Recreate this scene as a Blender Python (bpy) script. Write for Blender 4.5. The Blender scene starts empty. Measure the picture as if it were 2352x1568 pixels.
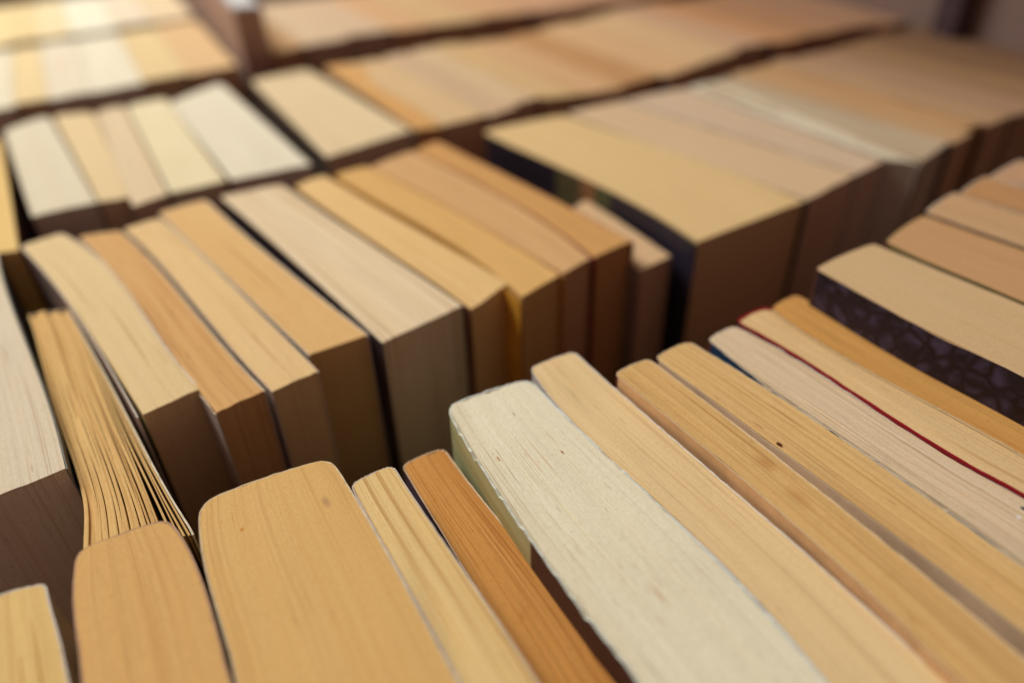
import bpy, math, random
import numpy as np
from mathutils import Vector, Matrix
# ------------------------------------------------------------ camera, world, light
SC = bpy.context.scene
F_PX, PITCH, ROLL, CAM_H = 1731.3, 0.6383, -0.02882, 0.11568   # fitted: focal in px of a 2352 px wide frame
TOP = 0.178                                                     # height of a standing paperback (m)
CAM = Vector((0, 0, TOP + CAM_H))
cr, sr = math.cos(ROLL), math.sin(ROLL)
FW = Vector((0, math.cos(PITCH), -math.sin(PITCH)))
UP = Vector((0, math.sin(PITCH), math.cos(PITCH)))
XW = Vector((1, 0, 0))
CX, CY = XW * cr + UP * sr, XW * -sr + UP * cr
cd = bpy.data.cameras.new('camera'); co = bpy.data.objects.new('camera', cd); SC.collection.objects.link(co)
co.matrix_world = Matrix(((CX.x, CY.x, -FW.x, CAM.x), (CX.y, CY.y, -FW.y, CAM.y), (CX.z, CY.z, -FW.z, CAM.z), (0, 0, 0, 1)))
cd.sensor_width = 36; cd.lens = F_PX / 2352 * 36
cd.clip_start = 0.01; cd.clip_end = 50
cd.dof.use_dof = True; cd.dof.focus_distance = 0.158; cd.dof.aperture_fstop = 4.2; cd.dof.aperture_blades = 0
SC.camera = co
W = bpy.data.worlds.new('World'); SC.world = W; W.use_nodes = True
bg = W.node_tree.nodes['Background']; bg.inputs[0].default_value = (1.0, .63, .60, 1); bg.inputs[1].default_value = 0.20
def area(name, loc, aim, size, power, col):
    l = bpy.data.lights.new(name, 'AREA'); l.shape = 'DISK'; l.size = size; l.energy = power; l.color = col
    o = bpy.data.objects.new(name, l); SC.collection.objects.link(o); o.location = loc
    o.rotation_euler = (Vector(aim) - Vector(loc)).to_track_quat('-Z', 'Y').to_euler()
area('soft_daylight', (-.85, .80, 1.3), (0.05, .28, TOP), 0.8, 27.5, (.98, .99, .97))
SC.view_settings.view_transform = 'Standard'; SC.view_settings.look = 'None'
SC.view_settings.exposure = 0; SC.view_settings.gamma = 1

# ------------------------------------------------------------ helpers
def at(px, py, z):
    x = (px - 1176) / F_PX; y = -(py - 784) / F_PX
    d = CX * x + CY * y + FW
    return CAM + d * ((z - CAM.z) / d.z)
def lin(c): return tuple(((v / 255) / 12.92 if v <= 10 else (((v / 255) + .055) / 1.055) ** 2.4) for v in c)
def alb(c, k=.84):
    a = [v / k for v in lin(c)]; m = .3 * a[0] + .6 * a[1] + .1 * a[2]
    a = [a[0] * .97, a[1] * 1.02, a[2] * 1.0]
    return tuple(min(.86, v * .97 + m * .03) for v in a) + (1,)
def link(name, me, parent=None):
    o = bpy.data.objects.new(name, me); SC.collection.objects.link(o)
    if parent: o.parent = parent
    return o
class NT:
    def __init__(s, name):
        s.m = bpy.data.materials.new(name); s.m.use_nodes = True; s.t = s.m.node_tree
        s.b = s.t.nodes['Principled BSDF']; s.b.inputs['Specular IOR Level'].default_value = .18
    def n(s, k, **kw):
        x = s.t.nodes.new(k)
        for a, v in kw.items(): setattr(x, a, v)
        return x
    def l(s, a, b): s.t.links.new(a, b)
    def mix(s, fac, a, b, mode='MIX'):
        x = s.n('ShaderNodeMix', data_type='RGBA', blend_type=mode)
        for sock, v in ((x.inputs[0], fac), (x.inputs[6], a), (x.inputs[7], b)):
            if hasattr(v, 'is_output'): s.l(v, sock)
            else: sock.default_value = v
        return x.outputs[2]
    def math(s, op, a, b=0.0, c=None):
        x = s.n('ShaderNodeMath', operation=op)
        for i, v in enumerate((a, b, c)):
            if v is None: continue
            if hasattr(v, 'is_output'): s.l(v, x.inputs[i])
            else: x.inputs[i].default_value = v
        return x.outputs[0]
    def uvmap(s, sx, sy):
        tc = s.n('ShaderNodeTexCoord'); mp = s.n('ShaderNodeMapping'); mp.inputs['Scale'].default_value = (sx, sy, 1)
        s.l(tc.outputs['UV'], mp.inputs['Vector']); return mp.outputs[0]
    def noise(s, vec, w, detail=2, rough=.5):
        x = s.n('ShaderNodeTexNoise', noise_dimensions='4D'); s.l(vec, x.inputs['Vector'])
        x.inputs['W'].default_value = w; x.inputs['Scale'].default_value = 1
        x.inputs['Detail'].default_value = detail; x.inputs['Roughness'].default_value = rough
        return x.outputs[0]
    def rng(s, v, a, b, c=0., d=1.):
        x = s.n('ShaderNodeMapRange'); s.l(v, x.inputs[0])
        for i, q in enumerate((a, b, c, d)): x.inputs[i + 1].default_value = q
        return x.outputs[0]

def paper(col, seed, lines=.5, cracks=.35, mottle=.35, white=.2, edge=(0, 0), spots=(), width=.02):
    """Trimmed page edges: streaks along the pages, sparse dark cracks, fibres, stains. UV in metres."""
    T = NT('paper'); w = seed * 3.71 + 1
    base = alb(col); dark = tuple(base[i] * (.66, .48, .33)[i] for i in range(3)) + (1,)
    warm = tuple(base[i] * (.95, .86, .72)[i] for i in range(3)) + (1,)
    light = tuple(min(.85, base[i] * (1.07, 1.11, 1.2)[i]) for i in range(3)) + (1,)
    broad = T.noise(T.uvmap(300, 4), w, 2); fine = T.noise(T.uvmap(2300, 6), w + 5, 3, .7)
    hair = T.noise(T.uvmap(2600, 45), w + 9, 2, .6)
    c = T.mix(T.rng(broad, .38, .68, 0, .55 * lines + .12), base, warm)
    c = T.mix(T.rng(fine, .50, .74, 0, .6 * lines), c, dark)
    c = T.mix(T.rng(fine, .42, .26, 0, white), c, light)
    # long thin gaps between leaves: irregular spacing, wandering a little
    gp = T.noise(T.uvmap(760, 1.6), w + 51, 1, .5); gm = T.noise(T.uvmap(420, 14), w + 57, 1)
    gl = T.math('MULTIPLY', T.rng(T.math('ABSOLUTE', T.math('SUBTRACT', gp, .5)), .035, .006), T.rng(gm, .40, .58))
    c = T.mix(T.math('MULTIPLY', gl, min(.95, lines * 1.0)), c, tuple(dark[k] * (.85, .74, .66)[k] for k in range(3)) + (1,))
    # cracks: where two page bundles part, only over part of the length
    m = T.noise(T.uvmap(90, 28), w + 3, 1)
    ck = T.math('MULTIPLY', T.rng(hair, .60, .70), T.rng(m, .50 - .1 * cracks, .62))
    c = T.mix(T.math('MULTIPLY', ck, min(1, cracks * 1.5)), c, tuple(v * .5 for v in dark[:3]) + (1,))
    # stains and mottling
    st = T.noise(T.uvmap(45, 38), w + 13, 4, .6)
    c = T.mix(T.rng(st, .50, .78, 0, mottle), c, warm)
    st2 = T.noise(T.uvmap(120, 90), w + 21, 4, .7)
    c = T.mix(T.rng(st2, .64, .80, 0, mottle * 1.1), c, dark)
    # paper fibre grain
    g = T.noise(T.uvmap(1900, 1200), w + 17, 3, .85)
    c = T.mix(T.rng(g, .40, .66, 0, .50), c, tuple(v * .82 for v in warm[:3]) + (1,))
    g2 = T.noise(T.uvmap(1500, 700), w + 31, 1)
    c = T.mix(T.rng(g2, .70, .78, 0, .55), c, dark)
    # short isolated dashes where single leaves stand apart
    g3 = T.noise(T.uvmap(2100, 170), w + 41, 1)
    c = T.mix(T.rng(g3, .69, .76, 0, .25 + .5 * cracks), c, tuple(v * .7 for v in dark[:3]) + (1,))
    c = T.mix(T.rng(g3, .28, .22, 0, white), c, light)
    tc = T.n('ShaderNodeTexCoord'); sp = T.n('ShaderNodeSeparateXYZ'); T.l(tc.outputs['UV'], sp.inputs[0])
    if edge[0]: c = T.mix(T.rng(sp.outputs[0], width * .45, 0, 0, edge[0]), c, dark)
    if edge[1]: c = T.mix(T.rng(sp.outputs[0], width * .55, width, 0, edge[1]), c, dark)
    for (x, y, rx, ry, sc_) in spots:
        dx = T.math('DIVIDE', T.math('SUBTRACT', sp.outputs[0], x), rx); dy = T.math('DIVIDE', T.math('SUBTRACT', sp.outputs[1], y), ry)
        d = T.math('SQRT', T.math('ADD', T.math('MULTIPLY', dx, dx), T.math('MULTIPLY', dy, dy)))
        soft = max(rx, ry) > .00105
        if soft: d = T.math('ADD', d, T.math('MULTIPLY', T.math('SUBTRACT', st2, .5), 1.6))
        c = T.mix(T.rng(d, 1.5, .2, 0, .55) if soft else T.rng(d, 1.25, .7), c, lin(sc_) + (1,))
    T.l(c, T.b.inputs['Base Color']); T.b.inputs['Roughness'].default_value = .85
    h = T.math('ADD', T.math('MULTIPLY', fine, .7), T.math('MULTIPLY', T.math('SUBTRACT', hair, ck), .6))
    h = T.math('ADD', T.math('SUBTRACT', h, T.math('MULTIPLY', gl, .8)), T.math('MULTIPLY', g, .5))
    bp = T.n('ShaderNodeBump'); bp.inputs['Strength'].default_value = .35; bp.inputs['Distance'].default_value = .00016
    T.l(h, bp.inputs['Height']); T.l(bp.outputs[0], T.b.inputs['Normal'])
    return T.m

def cover_mat(spec, seed):
    """Printed card. spec = an sRGB triple, ('bands', [(stop, rgb)...]) along the book, or 'marbled'."""
    T = NT('cover_card'); w = seed * 1.93 + 4
    if spec == 'marbled':
        v = T.n('ShaderNodeTexVoronoi', feature='DISTANCE_TO_EDGE'); 
        mp = T.uvmap(150, 150); n = T.n('ShaderNodeTexNoise'); T.l(mp, n.inputs['Vector']); n.inputs['Scale'].default_value = .8; n.inputs['Detail'].default_value = 3
        T.l(T.mix(.45, mp, n.outputs['Color']), v.inputs['Vector']); v.inputs['Scale'].default_value = 2.4
        c = T.mix(T.rng(v.outputs[0], .03, .25), lin((34, 22, 24)) + (1,), lin((70, 60, 82)) + (1,))
        c = T.mix(T.rng(T.noise(T.uvmap(200, 200), w, 4), .42, .62), c, lin((38, 28, 36)) + (1,))
    elif spec[0] == 'bands':
        tc = T.n('ShaderNodeTexCoord'); sp = T.n('ShaderNodeSeparateXYZ'); T.l(tc.outputs['UV'], sp.inputs[0])
        c = lin(spec[1][0][1]) + (1,)
        for stop, rgb in spec[1][1:]:
            c = T.mix(T.rng(sp.outputs[0], stop - .0004, stop + .0004), c, lin(rgb) + (1,))
        c = T.mix(T.rng(T.noise(T.uvmap(30, 160), w, 3), .45, .6, 0, .35), c, lin((158, 134, 72)) + (1,), 'MULTIPLY')
    else:
        a = lin(spec) + (1,); b = tuple(v * .72 for v in a[:3]) + (1,)
        c = T.mix(T.rng(T.noise(T.uvmap(60, 60), w, 4, .7), .42, .66), a, b)
    sc = T.noise(T.uvmap(500, 900), w + 2, 3, .8)
    c = T.mix(T.rng(sc, .70, .78, 0, .5), c, (.5, .45, .38, 1))
    T.l(c, T.b.inputs['Base Color']); T.b.inputs['Roughness'].default_value = .5; T.b.inputs['Specular IOR Level'].default_value = .3
    return T.m
def rim_mat(col):
    key = 'card_edge_%d_%d_%d' % tuple(col)
    if key in bpy.data.materials: return bpy.data.materials[key]
    T = NT(key); tc = T.n('ShaderNodeTexCoord'); mp = T.n('ShaderNodeMapping'); mp.inputs['Scale'].default_value = (900, 900, 900)
    T.l(tc.outputs['Object'], mp.inputs[0]); a = lin(col) + (1,)
    n = T.noise(mp.outputs[0], 1, 2); T.l(T.mix(T.rng(n, .5, .7, 0, .5), a, tuple(v * .7 for v in a[:3]) + (1,)), T.b.inputs['Base Color'])
    T.b.inputs['Roughness'].default_value = .9
    return T.m
RIM = (214, 204, 186)

def resample(pts, n):
    """Catmull-Rom through the points, n+1 samples evenly spaced in length."""
    P = [pts[0] * 2 - pts[1]] + pts + [pts[-1] * 2 - pts[-2]]
    dense = []
    for i in range(1, len(P) - 2):
        for k in range(12):
            t = k / 12
            a, b, c, d = P[i - 1], P[i], P[i + 1], P[i + 2]
            dense.append(.5 * ((2 * b) + (c - a) * t + (2 * a - 5 * b + 4 * c - d) * t * t + (3 * b - a - 3 * c + d) * t ** 3))
    dense.append(P[-2])
    L = [0]
    for i in range(1, len(dense)): L.append(L[-1] + (dense[i] - dense[i - 1]).length)
    out, j = [], 0
    for i in range(n + 1):
        t = L[-1] * i / n
        while j < len(L) - 2 and L[j + 1] < t: j += 1
        f = (t - L[j]) / max(1e-9, L[j + 1] - L[j]); out.append(dense[j].lerp(dense[j + 1], min(1, max(0, f))))
    return out, L[-1]
def smooth_line(pts, deg=3):
    if len(pts) < 5: return pts
    A = np.array([[p.x, p.y] for p in pts]); d = np.r_[0, np.cumsum(np.linalg.norm(np.diff(A, axis=0), axis=1))]; t = d / d[-1]
    w = np.ones(len(t)); w[0] = w[-1] = 3
    cx, cy = np.polyfit(t, A[:, 0], deg, w=w), np.polyfit(t, A[:, 1], deg, w=w)
    return [Vector((float(np.polyval(cx, q)), float(np.polyval(cy, q)), 0)) for q in np.linspace(0, 1, 9)]
def extend(pts, length):
    tot = sum((pts[i + 1] - pts[i]).length for i in range(len(pts) - 1))
    if tot < length - .002:
        d = (pts[-1] - pts[-2]).normalized(); d0 = (pts[-1] - pts[0]).normalized(); d = (d * .6 + d0 * .4).normalized()
        pts = pts + [pts[-1] + d * (length - tot)]
    return pts

ROOTS = []
def book(label, L, R, col, cov=(120, 80, 60), dz=0., group='paperbacks', full=None, detail=2, lines=.5, cracks=.35, mottle=.35, white=.2,
         edge=(0, 0), relief=1., grooves=6, chips=.3, rim=RIM, rim_back=None, over=.0003, thick=.00034, rad=.0013, spots=(), flare=(0, 0), fan=0, world=False, inset=.00042, spine=None, lift=-.00002, dip=0.):
    seed = len(ROOTS) + 1; rnd = random.Random(seed * 77)
    z0 = TOP + dz
    Lp = [Vector(p) for p in L] if world else [at(p[0], p[1], z0) for p in L]
    Rp = [Vector(p) for p in R] if world else [at(p[0], p[1], z0) for p in R]
    for q in Lp + Rp: q.z = 0
    Lp, Rp = smooth_line(Lp, 4 if fan else 3), smooth_line(Rp, 4 if fan else 3)
    if full: Lp, Rp = extend(Lp, full), extend(Rp, full)
    ns = (14, 30, 60)[detail]
    Ls, ll = resample(Lp, ns); Rs, rl = resample(Rp, ns)
    width = sum((Ls[i] - Rs[i]).length for i in range(0, ns + 1, 2)) / (ns // 2 + 1); length = (ll + rl) / 2
    nu = max(6, min((14, 50, 110)[detail], int(width / (.0016, .0005, .00028)[detail])))
    org = (Ls[0] + Rs[0]) / 2
    root = bpy.data.objects.new('paperback_book', None); SC.collection.objects.link(root)
    root.location = (org.x, org.y, 0); root.empty_display_size = .02
    root['label'] = label; root['category'] = 'book'; root['group'] = group
    ROOTS.append((root, width, length, label))
    ins = [inset / max(.001, (Ls[i] - Rs[i]).length) for i in range(ns + 1)]
    r = min(rad, width * .3)
    def P(u, s):                       # u 0..1 across the pages, s metres from the spine end
        f = max(0, min(1, s / length)) * ns; i = min(ns - 1, int(f)); t = f - i
        a = Ls[i].lerp(Ls[i + 1], t); b = Rs[i].lerp(Rs[i + 1], t); k = ins[i]
        p = a.lerp(b, k + (1 - 2 * k) * u)
        if s > length: p = p + (b - a).cross(Vector((0, 0, -1))).normalized() * -(s - length)
        return p - org
    k0 = min(.45, r / width)
    bul = .0003 + width * .014
    def e0(u):                         # rounded spine corners and a slightly swollen back
        q = min(u, 1 - u)
        c = r * (1 - math.sqrt(max(0, 1 - (1 - q / k0) ** 2))) if q < k0 else 0
        return c + bul * (2 * u - 1) ** 2
    # --- page tops: relief of page bundles, varying along the book
    NC = 7
    ctrl = [[rnd.gauss(0, 1) for _ in range(nu + 1)] for _ in range(NC)]
    slow = [[rnd.gauss(0, 1) for _ in range(5)] for _ in range(NC)]
    gro = []
    for _ in range(grooves if detail else 0):
        gro.append((rnd.randint(1, nu - 1), rnd.uniform(-.1, .8) , rnd.uniform(.1, .45), rnd.uniform(.2, 1)))
    step = [0]
    for i in range(nu): step.append(step[-1] + rnd.gauss(0, .00003) * (rnd.random() < .35))
    mean = sum(step) / len(step)
    def H(iu, t):
        f = t * (NC - 1); a = min(NC - 2, int(f)); w = f - a; w = w * w * (3 - 2 * w)
        h = (ctrl[a][iu] * (1 - w) + ctrl[a + 1][iu] * w) * .000012 * relief
        x = iu / nu * 4; b = min(3, int(x)); y = x - b; y = y * y * (3 - 2 * y)
        h += ((slow[a][b] * (1 - y) + slow[a][b + 1] * y) * (1 - w) + (slow[a + 1][b] * (1 - y) + slow[a + 1][b + 1] * y) * w) * .00011 * relief
        h += (step[iu] - mean) * relief
        for (g, t0, tl, am) in gro:
            if iu == g and t0 < t < t0 + tl: h -= am * .0005 * math.sin(math.pi * (t - t0) / tl) ** .5
        h -= dip * math.sin(math.pi * iu / nu) * .0006
        return h
    V, Fc, UV = [], [], []
    def add(V_, F_, U_, name, mats, midx=None, smooth=False):
        me = bpy.data.meshes.new(name); me.from_pydata(V_, [], F_)
        uvl = me.uv_layers.new(name='UVMap')
        for p in me.polygons:
            for li, vi in zip(p.loop_indices, p.vertices): uvl.data[li].uv = U_[vi]
            if midx: p.material_index = midx[p.index]
            p.use_smooth = smooth
        for m in mats: me.materials.append(m)
        return link(name, me, root)
    pm = paper(col, seed, lines, cracks, mottle, white, edge, spots, width)
    def slab(u0, u1, n_, cols, gapf=None):
        """one bundle of pages from the top down to the foot of the book"""
        base = len(V); W_ = n_ + 1
        for j in range(ns + 1):
            for i in range(W_):
                uu = i / n_
                if gapf: a, b = gapf(j / ns); u = a + (b - a) * uu
                else: u = u0 + (u1 - u0) * uu
                s = e0(u) + (length - e0(u)) * j / ns
                p = P(u, s); iu = int(round(u * nu)) if not gapf else cols
                z = z0 + (H(min(nu, max(0, iu)), j / ns) if not gapf else H(cols, j / ns) * 2 + .0001 * math.sin(uu * 3.14))
                if gapf: z -= .0004 * (1 - j / ns) * (cols % 3); p = p + (P(.51, length * .5) - P(.5, length * .5)).normalized() * (.00013 * math.sin(j / ns * 9 + cols) * (j / ns))
                V.append((p.x, p.y, z)); UV.append((u * width, s))
        for j in range(ns):
            for i in range(n_):
                a = base + j * W_ + i; Fc.append((a, a + W_, a + W_ + 1, a + 1))
        # side walls: a loop round the outline, two rings down
        loop = [base + i for i in range(W_)] + [base + j * W_ + n_ for j in range(1, ns + 1)] + \
               [base + ns * W_ + i for i in range(n_ - 1, -1, -1)] + [base + j * W_ for j in range(ns - 1, 0, -1)]
        rings = []
        for kz, zz in enumerate((None, z0 - .03, .001)):
            ring = []
            for q in loop:
                v = V[q]; uv = UV[q]
                if zz is None: V.append(v); UV.append(uv)
                else: V.append((v[0], v[1], zz)); UV.append((uv[0], uv[1] + (z0 - zz)))
                ring.append(len(V) - 1)
            rings.append(ring)
        n = len(loop)
        for a, b in zip(rings, rings[1:]):
            for q in range(n):
                Fc.append((a[q], a[(q + 1) % n], b[(q + 1) % n], b[q]))
        Fc.append(tuple(rings[-1]))
    if fan:
        rf = random.Random(5); ws, gs = [], []
        for i in range(fan):
            x = i / (fan - 1)
            ws.append((.55 + rf.random() * .9) * (1 - .72 * x ** 3)); gs.append((.07 + .46 * x ** 1.6) * (.5 + rf.random()) * (2.6 if i in (fan - 6, fan - 5, fan - 2) else 1))
        gs[-1] = 0
        for i in range(fan):
            def gf(t, i=i):
                g = [v * max(0, t - .06) ** 1.5 for v in gs]; tot = sum(ws) + sum(g)
                a = sum(ws[:i]) + sum(g[:i]); return a / tot, (a + ws[i]) / tot
            slab(0, 1, 3, int(nu * i / fan), gf)
    else:
        slab(0, 1, nu, 0)
    add(V, Fc, UV, 'page_block', [pm])
    # --- the card cover, wrapped round both sides and the spine
    left = [(0.0, length - (length - e0(0)) * j / ns) for j in range(0, ns + 1)]
    nsp = 24
    mid = []
    for i in range(1, nsp):
        u = .5 - .5 * math.cos(math.pi * i / nsp); mid.append((u, e0(u)))
    right = [(1.0, e0(1) + (length - e0(1)) * j / ns) for j in range(0, ns + 1)]
    left[0] = (0., length + over); right[-1] = (1., length + over)
    path = left + mid + right; n = len(path)
    pts = [P(u, s) for u, s in path]
    nor = []
    for i in range(n):
        t = pts[min(n - 1, i + 1)] - pts[max(0, i - 1)]; nor.append(Vector((-t.y, t.x, 0)).normalized())
    cen = P(.5, length * .5)
    if (pts[3] - cen).dot(nor[3]) < 0: nor = [-q for q in nor]
    arc = [0]
    for i in range(1, n): arc.append(arc[-1] + (pts[i] - pts[i - 1]).length)
    Lft, Rgt = len(left), len(left) + len(mid)
    hgt = []
    tear = 0
    for i in range(n):
        if rnd.random() < .10 * (chips if i < Lft else min(chips, .1)): tear = rnd.uniform(.3, 1.) * .0012 * chips
        hgt.append(z0 + lift + rnd.gauss(0, .00005) * (1 + chips) - tear); tear *= .5
    cm = cover_mat(cov, seed); sm = cover_mat(spine or ((92, 40, 36), (74, 44, 38), (96, 50, 34), (60, 36, 40))[seed % 4], seed)
    rm = rim_mat(rim)
    def strip(name, i0, i1, cm=cm, rm=rm):
        V, Fc, UV, MI = [], [], [], []
        for i in range(i0, i1 + 1):
            s = path[i][1]; fl = 0
            if i < Lft and flare[0]: fl = flare[0] * max(0, s / length - .3) ** 2
            if i >= Rgt and flare[1]: fl = flare[1] * max(0, s / length - .3) ** 2
            a = pts[i] + nor[i] * (.00005 + fl); b = pts[i] + nor[i] * (.00005 + thick + fl)
            ax = arc[i] if i >= Rgt else arc[Lft] - arc[i]
            for q, z in ((a, hgt[i] - .00008), (b, hgt[i]), (b, z0 - .03), (b, 0.0005), (a, 0.0005)):
                V.append((q.x, q.y, z)); UV.append((abs(ax), z0 - z))
        for i in range(i1 - i0):
            for k in range(5):
                a, b = i * 5 + k, i * 5 + (k + 1) % 5
                Fc.append((a, b, b + 5, a + 5)); MI.append(1 if k in (0, 4, 3) else 0)
        Fc.append((0, 1, 2, 3, 4)); MI.append(1); e = (i1 - i0) * 5; Fc.append((e + 4, e + 3, e + 2, e + 1, e)); MI.append(1)
        add(V, Fc, UV, name, [cm, rm], MI)
    strip('front_cover', 0, Lft - 1); strip('spine', Lft - 1, Rgt, sm); strip('back_cover', Rgt, n - 1, cm, rim_mat(rim_back) if rim_back else rm)
    return root

# ------------------------------------------------------------ setting: the table the crates stand on
def slab_mesh(name, quad, z0, z1, mat, bev=.0006):
    """upright board from a plan quad"""
    import bmesh
    bm = bmesh.new(); c = sum((Vector((q[0], q[1], 0)) for q in quad), Vector()) / 4
    a = [bm.verts.new((q[0] - c.x, q[1] - c.y, 0)) for q in quad]; b = [bm.verts.new((q[0] - c.x, q[1] - c.y, z1 - z0)) for q in quad]
    bm.faces.new(a); bm.faces.new(b)
    for i in range(4): bm.faces.new((a[i], a[(i + 1) % 4], b[(i + 1) % 4], b[i]))
    bmesh.ops.recalc_face_normals(bm, faces=bm.faces)
    bmesh.ops.bevel(bm, geom=list(bm.edges), offset=bev, segments=2, affect='EDGES')
    me = bpy.data.meshes.new(name); bm.to_mesh(me); bm.free(); me.materials.append(mat)
    o = link(name, me); o.location = (c.x, c.y, z0); return o
def wood(name, col, k=.75):
    T = NT(name); tc = T.n('ShaderNodeTexCoord'); mp = T.n('ShaderNodeMapping'); mp.inputs['Scale'].default_value = (14, 14, 160)
    T.l(tc.outputs['Object'], mp.inputs[0]); a = lin(col) + (1,)
    T.l(T.mix(T.rng(T.noise(mp.outputs[0], 2, 4), .35, .7), a, tuple(v * k for v in a[:3]) + (1,)), T.b.inputs['Base Color']); T.b.inputs['Roughness'].default_value = .7
    return T.m
tb = slab_mesh('table_top', [(-1.2, -.5), (1.6, -.5), (1.6, 1.7), (-1.2, 1.7)], -.03, 0, wood('table_wood', (92, 66, 50)))
tb['kind'] = 'structure'

# ------------------------------------------------------------ the near row (spines towards the gap)
GN, GM, GF, GG, GH = ('books of the nearest row', 'books of the middle row', 'books of the third row', 'books of the fourth row', 'books of the farthest row')
N = dict(group=GN, full=.109)
book('tan book cut off by the bottom left corner of the photo', [(-95, 1394), (-105, 1470), (-110, 1568)], [(106, 1335), (115, 1382), (144, 1490), (160, 1568)],
     (210, 176, 112), (190, 170, 140), lines=.35, cracks=.2, **N)
book('orange tan book of medium width with rounded corners, in front of the fanned book', [(173, 1264), (166, 1364), (173, 1454), (187, 1568)], [(386, 1188), (414, 1227), (446, 1281), (486, 1400), (533, 1568)],
     (203, 158, 96), (180, 150, 110), lines=.36, cracks=.25, mottle=.5, white=.1, rim=(186, 150, 118), relief=.6, grooves=0, rad=.0026, **N)
book('widest golden tan book of the near row, smooth edge and rounded corners', [(458, 1150), (454, 1202), (468, 1292), (504, 1429), (540, 1560)], [(757, 1047), (803, 1112), (839, 1184), (871, 1234), (933, 1346), (1005, 1472), (1051, 1560)],
     (206, 164, 100), (196, 170, 130), lines=.32, cracks=.3, mottle=.45, white=.12, relief=.5, rad=.0035, grooves=0, rim=(214, 192, 152), spots=[(.0082, .0115, .0004, .0005, (196, 130, 58)), (.0262, .0125, .0007, .0014, (150, 112, 84)), (.0068, .008, .00012, .0016, (176, 120, 66))], **N)
book('pale straw book with fine vertical streaks, left of the orange brown book', [(803, 1112), (839, 1184), (871, 1234), (933, 1346), (1005, 1472), (1051, 1560)], [(903, 1066), (922, 1101), (987, 1195), (1059, 1292), (1131, 1407), (1185, 1483), (1235, 1560)],
     (212, 180, 122), (200, 180, 160), lines=.8, cracks=.6, white=.35, relief=1.2, grooves=8, chips=.5, rim=(200, 186, 168), **N)
book('darkest orange brown book with cracked page edges, left of the white book', [(921, 1068), (929, 1083), (976, 1162), (1041, 1263), (1077, 1328), (1149, 1447), (1214, 1560)], [(1020, 1027), (1055, 1080), (1113, 1148), (1177, 1227), (1235, 1299), (1293, 1375), (1365, 1472), (1419, 1560)],
     (193, 136, 68), (90, 72, 80), dz=-.008, lines=.8, cracks=1., mottle=.5, white=.15, relief=1.5, grooves=14, edge=(0, .45), rim=(206, 176, 140), **N)
book('broad cream white book with chipped green cover, right of the orange brown book', [(1023, 932), (1059, 1004), (1087, 1051), (1159, 1141), (1231, 1256), (1271, 1310), (1329, 1396), (1401, 1490), (1462, 1560)],
     [(1216, 868), (1250, 908), (1293, 953), (1386, 1035), (1444, 1087), (1545, 1191), (1649, 1292), (1757, 1400), (1865, 1526), (1894, 1560)],
     (216, 205, 178), ('bands', [(0, (184, 182, 130)), (.0405, (62, 34, 36)), (.082, (150, 100, 82))]), lines=.12, cracks=.55, mottle=.22, white=.5, chips=1.1, grooves=3, thick=.0005, rim=(206, 208, 194), spine=(150, 150, 108),
     spots=[(.0148, .0098, .00012, .0007, (70, 44, 26)), (.0125, .064, .0006, .0025, (190, 156, 112)), (.018, .0255, .0002, .0006, (150, 96, 50)), (.0108, .023, .00016, .0075, (196, 146, 88)), (.0132, .026, .00016, .009, (190, 142, 88)), (.0042, .021, .0002, .0009, (180, 130, 80)), (.0185, .020, .0002, .003, (200, 160, 110))], rad=.003, **N)
book('smooth beige book immediately right of the broad cream white book', [(1216, 845), (1250, 908), (1293, 953), (1386, 1035), (1444, 1087), (1545, 1191), (1649, 1292), (1757, 1400), (1865, 1526), (1894, 1560)],
     [(1318, 806), (1401, 892), (1494, 956), (1562, 1010), (1667, 1112), (1793, 1220), (1901, 1310), (2009, 1418), (2135, 1526), (2170, 1560)],
     (215, 185, 136), (206, 196, 184), lines=.34, cracks=.5, mottle=.25, white=.35, relief=.8, **N)
book('yellow tan book with brown stains and a plain kraft cover side', [(1409, 858), (1500, 930), (1591, 1004), (1678, 1079), (1764, 1155), (1847, 1227), (1955, 1321), (2081, 1436), (2200, 1560)],
     [(1490, 822), (1540, 862), (1620, 922), (1735, 1004), (1829, 1083), (1937, 1169), (2045, 1256), (2189, 1371), (2352, 1508)],
     (203, 163, 104), (226, 182, 132), dz=.003, lines=.42, cracks=.6, mottle=.75, white=.2, spots=[(.0078, .040, .0013, .0022, (170, 112, 56)), (.0062, .050, .0016, .003, (180, 128, 70))], rim=(216, 190, 150), **N)
book('tan book with a tiny brown wormhole near its pinkish cover side', [(1502, 820), (1620, 908), (1757, 1011), (1865, 1087), (1930, 1137), (2045, 1227), (2189, 1328), (2352, 1454)],
     [(1583, 783), (1710, 857), (1811, 924), (1901, 985), (1973, 1035), (2045, 1076), (2153, 1155), (2225, 1213), (2352, 1300)],
     (208, 170, 112), (232, 206, 168), dz=.0035, lines=.95, cracks=.85, mottle=.35, white=.25, grooves=12, relief=1.3, spots=[(.0009, .0372, .0005, .0008, (84, 40, 16))], rim=(190, 170, 140), chips=.5, **N)
book('pale pinkish white book with a navy blue cover, beside the dark red cover', [(1624, 779), (1720, 855), (1811, 924), (1901, 985), (1973, 1035), (2045, 1076), (2153, 1155), (2225, 1213), (2352, 1300)],
     [(1686, 747), (1829, 824), (1919, 882), (2045, 961), (2117, 1009), (2352, 1142)],
     (209, 186, 156), (38, 66, 96), dz=.002, lines=.85, cracks=.9, mottle=.25, white=.5, grooves=12, relief=1.4, spots=[(.0125, .074, .0005, .0006, (40, 44, 62)), (.0095, .0745, .0006, .0004, (226, 222, 214))], rim=(200, 190, 170), chips=.8, **N)
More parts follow.
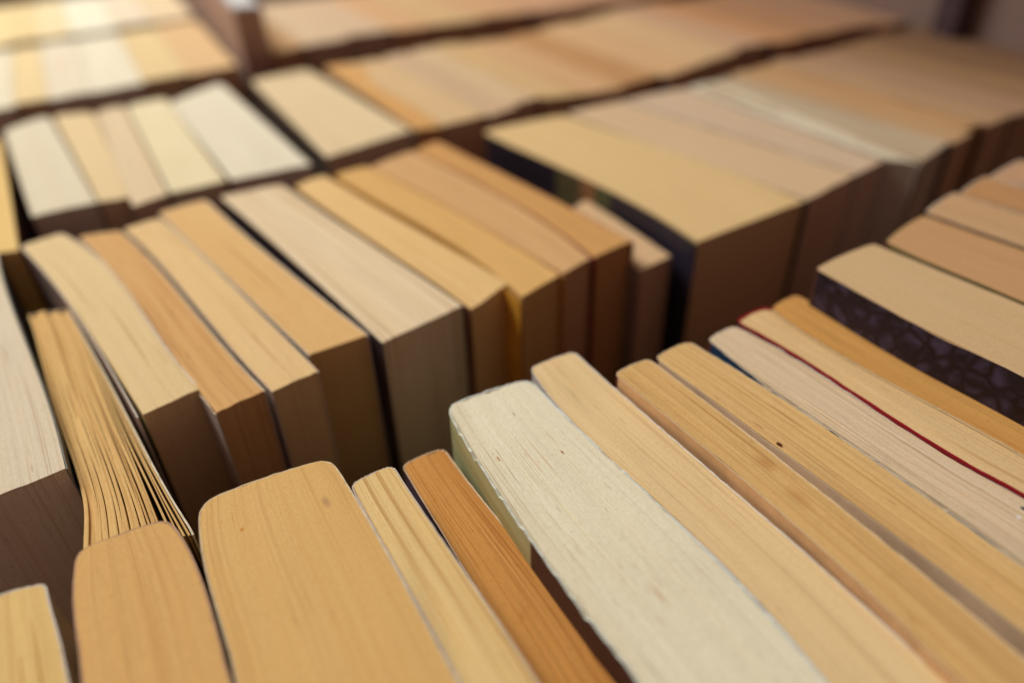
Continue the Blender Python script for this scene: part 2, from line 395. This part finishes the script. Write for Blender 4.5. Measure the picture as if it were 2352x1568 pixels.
book('tan book whose dark red cover edge shows as a long line', [(1690, 738), (1829, 816), (1919, 877), (2045, 956), (2117, 1004), (2352, 1137)],
     [(1762, 705), (1890, 793), (2010, 861), (2130, 926), (2352, 1049)],
     (208, 174, 124), (140, 8, 28), dz=.0025, lines=.55, cracks=.35, white=.65, rim=(150, 10, 32), rim_back=(196, 166, 120), thick=.0006, lift=.0002, chips=.1, **N)
book('saturated orange book between the red lined book and the marbled cover', [(1771, 708), (1895, 795), (2012, 861), (2132, 926), (2352, 1049)],
     [(1828, 676), (1973, 751), (2117, 827), (2225, 884), (2352, 953)],
     (196, 142, 74), (150, 110, 70), lines=.6, cracks=.5, mottle=.4, rim=(200, 150, 90), **N)
book('broad beige book with a purple black marbled cover, standing higher than its neighbours', [(1870, 616), (2099, 743), (2352, 868)],
     [(2004, 558), (2180, 631), (2352, 701)],
     (196, 163, 120), 'marbled', dz=.011, lines=.15, cracks=.05, mottle=.15, white=.1, relief=.4, grooves=0, rad=.001, rim=(190, 160, 124), detail=1, **{**N, 'full': .125})
book('wide tan orange book right of the marbled cover book', [(2030, 555), (2117, 596), (2225, 641), (2352, 695)], [(2119, 493), (2230, 533), (2352, 575)],
     (186, 142, 98), (120, 110, 60), dz=.011, lines=.25, cracks=.05, relief=.5, detail=1, group=GN, full=.115, rim=(160, 140, 90))
book('greyish tan book second from the right edge of the near row', [(2122, 487), (2240, 529), (2352, 568)], [(2196, 440), (2280, 470), (2352, 492)],
     (186, 148, 108), (150, 110, 80), dz=.011, lines=.3, cracks=.05, detail=1, group=GN, full=.112)
book('brownish book at the right edge of the photo, near row', [(2202, 444), (2280, 468), (2352, 489)], [(2264, 404), (2310, 418), (2352, 430)],
     (176, 130, 84), (120, 80, 60), dz=.011, lines=.3, detail=1, group=GN, full=.11)
book('rosy tan book last at the right end of the near row', [(2268, 410), (2310, 417), (2352, 427)], [(2345, 366), (2420, 389), (2500, 413)],
     (182, 142, 108), (140, 90, 80), dz=.011, lines=.3, detail=1, group=GN, full=.11)

# ------------------------------------------------------------ the middle row (fore edges towards the gap)
M = dict(group=GM)
book('greyish white book cut off by the left edge, beside the fanned book', [(-150, 640), (-140, 900), (-130, 1187)], [(-6, 575), (60, 780), (110, 920), (150, 1030), (155, 1074)],
     (204, 188, 164), (60, 66, 70), lines=.45, cracks=.35, white=.3, grooves=6, rim=(120, 120, 110), **M)
book('worn orange book with its pages fanned apart in bundles', [(60, 722), (90, 830), (125, 950), (160, 1060), (184, 1130), (187, 1180), (186, 1262)],
     [(160, 708), (215, 800), (262, 890), (300, 960), (335, 1020), (374, 1095), (410, 1160), (437, 1207), (452, 1222)],
     (208, 168, 106), (190, 160, 120), dz=-.0045, fan=22, lines=.4, cracks=.5, mottle=.7, chips=1., rim=(222, 208, 176), thick=.0004, **M)
book('pale beige curved book with a white creased cover, right of the fanned book', [(45, 566), (122, 650), (169, 719), (230, 805), (299, 909), (324, 953)],
     [(144, 535), (223, 589), (274, 643), (317, 705), (389, 805), (432, 863), (461, 892)],
     (209, 181, 133), (176, 150, 140), lines=.2, cracks=.15, mottle=.2, relief=.6, flare=(.0022, 0), rim=(214, 202, 184), chips=.7, **M)
book('darker mottled orange book with two deep page cracks', [(178, 544), (245, 607), (299, 686), (324, 715), (378, 794), (432, 866), (493, 949)],
     [(276, 530), (331, 582), (389, 643), (450, 715), (504, 787), (608, 895)],
     (202, 157, 100), (200, 184, 170), lines=.6, cracks=.75, mottle=.7, grooves=9, rim=(206, 190, 160), chips=.9, **M)
book('light tan book of medium width with short cracks at its front corner', [(282, 526), (340, 580), (400, 643), (460, 712), (515, 785), (623, 899)],
     [(368, 500), (389, 517), (540, 661), (702, 820), (731, 852)],
     (212, 178, 127), (190, 170, 150), lines=.4, cracks=.5, mottle=.3, grooves=7, rim=(212, 190, 160), **M)
book('golden tan book separated from the white book by a dark gap', [(362, 489), (389, 515), (543, 659), (707, 816)], [(472, 458), (500, 484), (640, 604), (740, 685), (800, 733), (846, 768)],
     (207, 165, 107), (110, 96, 84), lines=.22, cracks=.08, mottle=.35, relief=.5, **M)
book('widest cream white book in the middle of the second row', [(502, 450), (530, 478), (660, 585), (752, 675), (850, 768), (876, 787)], [(648, 424), (760, 500), (900, 590), (1000, 660), (1064, 701)],
     (215, 193, 160), (70, 56, 56), lines=.85, cracks=.4, mottle=.15, white=.4, grooves=8, rim=(120, 100, 86), **M)
book('honey yellow book right of the widest cream white book', [(673, 427), (780, 505), (915, 594), (1020, 668), (1080, 711)], [(745, 402), (880, 482), (1000, 553), (1100, 608), (1168, 650)],
     (213, 175, 118), (130, 90, 66), lines=.3, cracks=.1, mottle=.3, rim=(176, 134, 80), detail=1, **M)
book('deep golden book with a mustard yellow cover showing in the gap', [(766, 402), (890, 476), (1030, 560), (1140, 630), (1196, 684)], [(842, 381), (960, 440), (1090, 512), (1200, 575), (1287, 630)],
     (204, 160, 96), (236, 168, 56), lines=.3, cracks=.1, mottle=.3, flare=(.003, 0), over=.0015, rim=(188, 130, 60), detail=1, **M)
book('rosy tan book left of the dark maroon cover line', [(848, 384), (960, 440), (1090, 512), (1200, 574), (1291, 629)], [(945, 346), (1060, 403), (1180, 468), (1290, 540), (1356, 592)],
     (198, 155, 105), (150, 100, 80), lines=.4, cracks=.1, mottle=.3, rim=(186, 140, 110), detail=1, **M)
book('amber book just left of the small low book and dark gap', [(948, 347), (1064, 403), (1184, 468), (1294, 540), (1361, 592)], [(1005, 323), (1120, 380), (1293, 468), (1400, 525), (1450, 553)],
     (192, 143, 84), (120, 20, 32), lines=.35, cracks=.1, over=.0012, rim=(150, 70, 60), detail=1, **M)
book('small low pinkish book standing in the dark gap beside the dark cover', [(1290, 500), (1380, 560), (1469, 621)], [(1345, 458), (1445, 522), (1541, 588)],
     (198, 162, 122), (150, 128, 110), dz=-.0075, lines=.2, cracks=.05, detail=1, rim=(170, 140, 120), **M)
book('thick beige book with a black cover and rounded front corner', [(1102, 301), (1230, 360), (1400, 443), (1500, 492), (1565, 525), (1600, 556)], [(1294, 263), (1480, 326), (1680, 396), (1850, 461)],
     (204, 171, 120), ('bands', [(0, (46, 36, 44)), (.045, (98, 88, 56)), (.058, (150, 108, 70)), (.066, (84, 88, 58)), (.074, (42, 36, 50))]), lines=.12, cracks=0, mottle=.2, relief=.4, detail=1, flare=(.003, 0), over=.0015, rim=(52, 42, 44), rad=.003, **M)
for lab, A, B_, C_, D_, c in [
    ('pinkish beige book immediately right of the thick black covered book', (1300, 261), (1425, 232), (1966, 400), (1853, 460), (198, 167, 132)),
    ('grey beige book just left of the brightest book in the second row', (1428, 231), (1570, 203), (2030, 370), (1969, 399), (192, 165, 138)),
    ('brightest whitish book at the right of the second row, front edge pale', (1575, 202), (1640, 187), (2113, 375), (2030, 365), (200, 186, 162))]:
    book(lab, [A, tuple((A[i] + D_[i]) / 2 for i in (0, 1)), D_], [B_, tuple((B_[i] + C_[i]) / 2 for i in (0, 1)), C_], c, (120, 84, 70), lines=.3, cracks=0, detail=0, **M)

def dirv(deg): a = math.radians(deg); return Vector((math.cos(a), math.sin(a), 0))
def run(front, labels, ang, group, length=.11, back=0., dim=1.):
    """books side by side along a front line given at the height of the tops"""
    u = dirv(ang)
    mc = [sum(q[1][k] for q in labels) / len(labels) for k in range(3)]
    for i, (lab, c) in enumerate(labels):
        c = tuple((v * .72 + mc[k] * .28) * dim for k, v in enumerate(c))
        a, b = Vector(front[i]), Vector(front[i + 1]); a.z = b.z = 0
        if lab is None: continue
        j = .0022 * math.sin(i * 4.1) if i else 0
        a, b = a - u * (back + j), b - u * (back + j)
        L = length + .003 * math.sin(i * 2.3)
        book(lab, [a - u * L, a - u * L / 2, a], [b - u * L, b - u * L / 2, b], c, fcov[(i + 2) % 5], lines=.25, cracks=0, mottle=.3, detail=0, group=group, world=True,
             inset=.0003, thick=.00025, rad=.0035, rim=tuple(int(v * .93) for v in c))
def pxs(l): return [at(x, y, TOP) for x, y in l]
fcov = [(120, 84, 60), (90, 70, 60), (150, 130, 110), (70, 70, 84), (130, 60, 50)]
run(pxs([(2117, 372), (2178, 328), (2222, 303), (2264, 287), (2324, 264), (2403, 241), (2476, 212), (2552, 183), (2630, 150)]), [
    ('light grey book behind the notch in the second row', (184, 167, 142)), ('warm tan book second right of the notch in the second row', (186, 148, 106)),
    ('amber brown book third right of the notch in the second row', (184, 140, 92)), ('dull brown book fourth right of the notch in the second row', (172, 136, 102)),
    ('mauve brown book darkened for shade near the right edge of the second row', (156, 120, 94)), ('olive brown book darkened for shade cut by the right edge in the second row', (134, 100, 68)),  # from here rightward, shade towards the crate wall is mixed into the colours
    ('brown book coloured dark for shade, next to last before the crate wall', (104, 72, 48)), ('brown book coloured darkest for shade, touching the crate wall', (84, 58, 42))], -54, GM, .108)

# ------------------------------------------------------------ the third row
RF = [
    ('yellow tan book cut off by the left edge in the third row', (-170, 345), (2, 318), (44, 574), (-150, 600), (214, 178, 112)),
    ('broad greyish white book leftmost of five before the divider gap', (7, 299), (112, 266), (223, 464), (72, 497), (205, 191, 165)),
    ('thin yellow tan book right of the broad greyish white book', (120, 266), (214, 257), (300, 453), (227, 464), (209, 183, 140)),
    ('narrow peach book jutting forward beside the cream book', (218, 257), (284, 242), (386, 446), (304, 474), (206, 182, 148)),
    ('cream book between the peach book and the brightest white book', (288, 244), (380, 224), (520, 415), (390, 444), (213, 197, 160)),
    ('brightest white book left of the dark slanting gap', (388, 236), (506, 190), (715, 378), (529, 414), (211, 199, 176)),
    ('large cream tan book right of the dark slanting gap', (574, 186), (704, 158), (944, 299), (749, 362), (208, 184, 146)),
    ('narrow orange book beside the large cream tan book', (740, 154), (818, 143), (1014, 290), (954, 299), (198, 148, 88))]
for i, (lab, A, B_, C_, D_, c) in enumerate(RF):
    book(lab, [A, tuple((A[k] + D_[k]) / 2 for k in (0, 1)), D_], [B_, tuple((B_[k] + C_[k]) / 2 for k in (0, 1)), C_], c,
         fcov[i % 5] if i != 6 else (84, 70, 60), lines=.25, cracks=0, mottle=.3, white=.2, detail=0, group=GF, inset=.0003, thick=.00025, rad=.0035, rim=tuple(int(v * .93) for v in c))

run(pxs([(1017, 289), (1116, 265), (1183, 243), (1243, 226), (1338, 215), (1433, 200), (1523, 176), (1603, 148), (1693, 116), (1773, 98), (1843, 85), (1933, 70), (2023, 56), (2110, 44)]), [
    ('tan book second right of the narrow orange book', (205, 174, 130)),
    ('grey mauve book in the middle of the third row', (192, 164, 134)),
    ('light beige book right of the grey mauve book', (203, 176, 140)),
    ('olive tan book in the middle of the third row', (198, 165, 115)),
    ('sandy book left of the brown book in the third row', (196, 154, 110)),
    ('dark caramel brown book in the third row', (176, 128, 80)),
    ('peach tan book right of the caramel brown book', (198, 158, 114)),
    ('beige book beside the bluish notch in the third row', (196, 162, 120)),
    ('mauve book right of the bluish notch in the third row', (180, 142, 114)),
    ('reddish brown book darkened for the shaded part of the third row', (172, 120, 80)),  # last four page colours are darkened to carry the shade near the crate
    ('umber book darkened for the shaded part of the third row', (146, 102, 70)),
    ('brown book coloured dim for shade, second from the right end of the third row', (138, 98, 74)),
    ('taupe book coloured dim for shade, last at the right end of the third row', (132, 96, 74))], -57.5, GF, .106)

# ------------------------------------------------------------ the fourth and farthest rows
GLp = pxs([(-170, 276), (-70, 262), (34, 243), (112, 229), (205, 212), (330, 190), (432, 171), (543, 149)])
run(GLp, [(None, (205, 180, 140)), ('cream book at the left edge of the fourth row', (214, 204, 182)),
          ('honey tan book second from the left edge of the fourth row', (216, 188, 136)), ('pale grey white book left of the whitest book, fourth row', (212, 200, 182)),
          ('whitest book in the left part of the fourth row', (216, 208, 190)), ('sandy book right of the whitest book, fourth row', (210, 180, 128)),
          ('orange brown book against the crate divider', (202, 160, 112))], -62, GG, dim=.99)
GRp = pxs([(626, 124), (700, 104), (800, 85), (905, 71), (1000, 58), (1110, 43), (1221, 29), (1340, 13), (1473, -5), (1610, -24), (1750, -42)])
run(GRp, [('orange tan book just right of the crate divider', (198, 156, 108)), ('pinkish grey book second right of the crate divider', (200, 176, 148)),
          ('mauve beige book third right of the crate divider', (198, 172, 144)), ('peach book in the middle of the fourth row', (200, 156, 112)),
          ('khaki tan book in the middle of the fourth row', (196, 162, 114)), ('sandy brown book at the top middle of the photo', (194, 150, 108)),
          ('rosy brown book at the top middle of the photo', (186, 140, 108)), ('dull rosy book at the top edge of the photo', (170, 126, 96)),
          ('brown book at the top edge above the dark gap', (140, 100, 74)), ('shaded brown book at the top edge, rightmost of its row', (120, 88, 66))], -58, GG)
u62 = dirv(-62)
HL = [p - u62 * .124 for p in GLp]
run(HL, [(None, (212, 186, 140)), ('yellow tan book at the top left corner', (216, 190, 136)),
         ('golden tan book second from the top left corner', (212, 184, 130)), ('sand book third from the top left corner', (214, 194, 152)),
         ('bright white book of the farthest row near the top left', (220, 214, 198)), ('pinkish cream book of the farthest row', (210, 194, 174)),
         ('orange beige book of the farthest row near the divider', (206, 180, 148))], -62, GH, dim=1.0)

# ------------------------------------------------------------ crate boards between and beside the rows
a = at(566, 156, TOP); b = at(628, 150, TOP); u = dirv(-64); a.z = b.z = 0
dv = slab_mesh('crate_divider', [a, b, b - u * .30, a - u * .30], .0, TOP + .029, wood('pale_wood', (172, 138, 118), .85), .001)
dv.data.materials.append(wood('white_painted_edge', (206, 204, 198), .9))
for p in dv.data.polygons:
    if p.normal.z > .6: p.material_index = 1
dv['label'] = 'pale wooden crate divider standing between two blocks of books'; dv['category'] = 'divider'
p0 = at(2176, 74, TOP); p1 = at(2700, 212, TOP); p0.z = p1.z = 0; d = (p1 - p0).normalized(); nrm = Vector((-d.y, d.x, 0))
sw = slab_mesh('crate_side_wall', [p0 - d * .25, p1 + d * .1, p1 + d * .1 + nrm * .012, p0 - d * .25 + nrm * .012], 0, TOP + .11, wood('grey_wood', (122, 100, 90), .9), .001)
sw['label'] = 'tall shaded grey brown crate side at the top right'; sw['category'] = 'crate wall'
q = p0 + d * .004 - nrm * .0105
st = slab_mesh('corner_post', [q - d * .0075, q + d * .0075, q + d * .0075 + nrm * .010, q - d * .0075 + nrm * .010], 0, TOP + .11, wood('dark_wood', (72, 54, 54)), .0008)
st['label'] = 'dark upright corner strip fixed to the shaded crate side'; st['category'] = 'post'
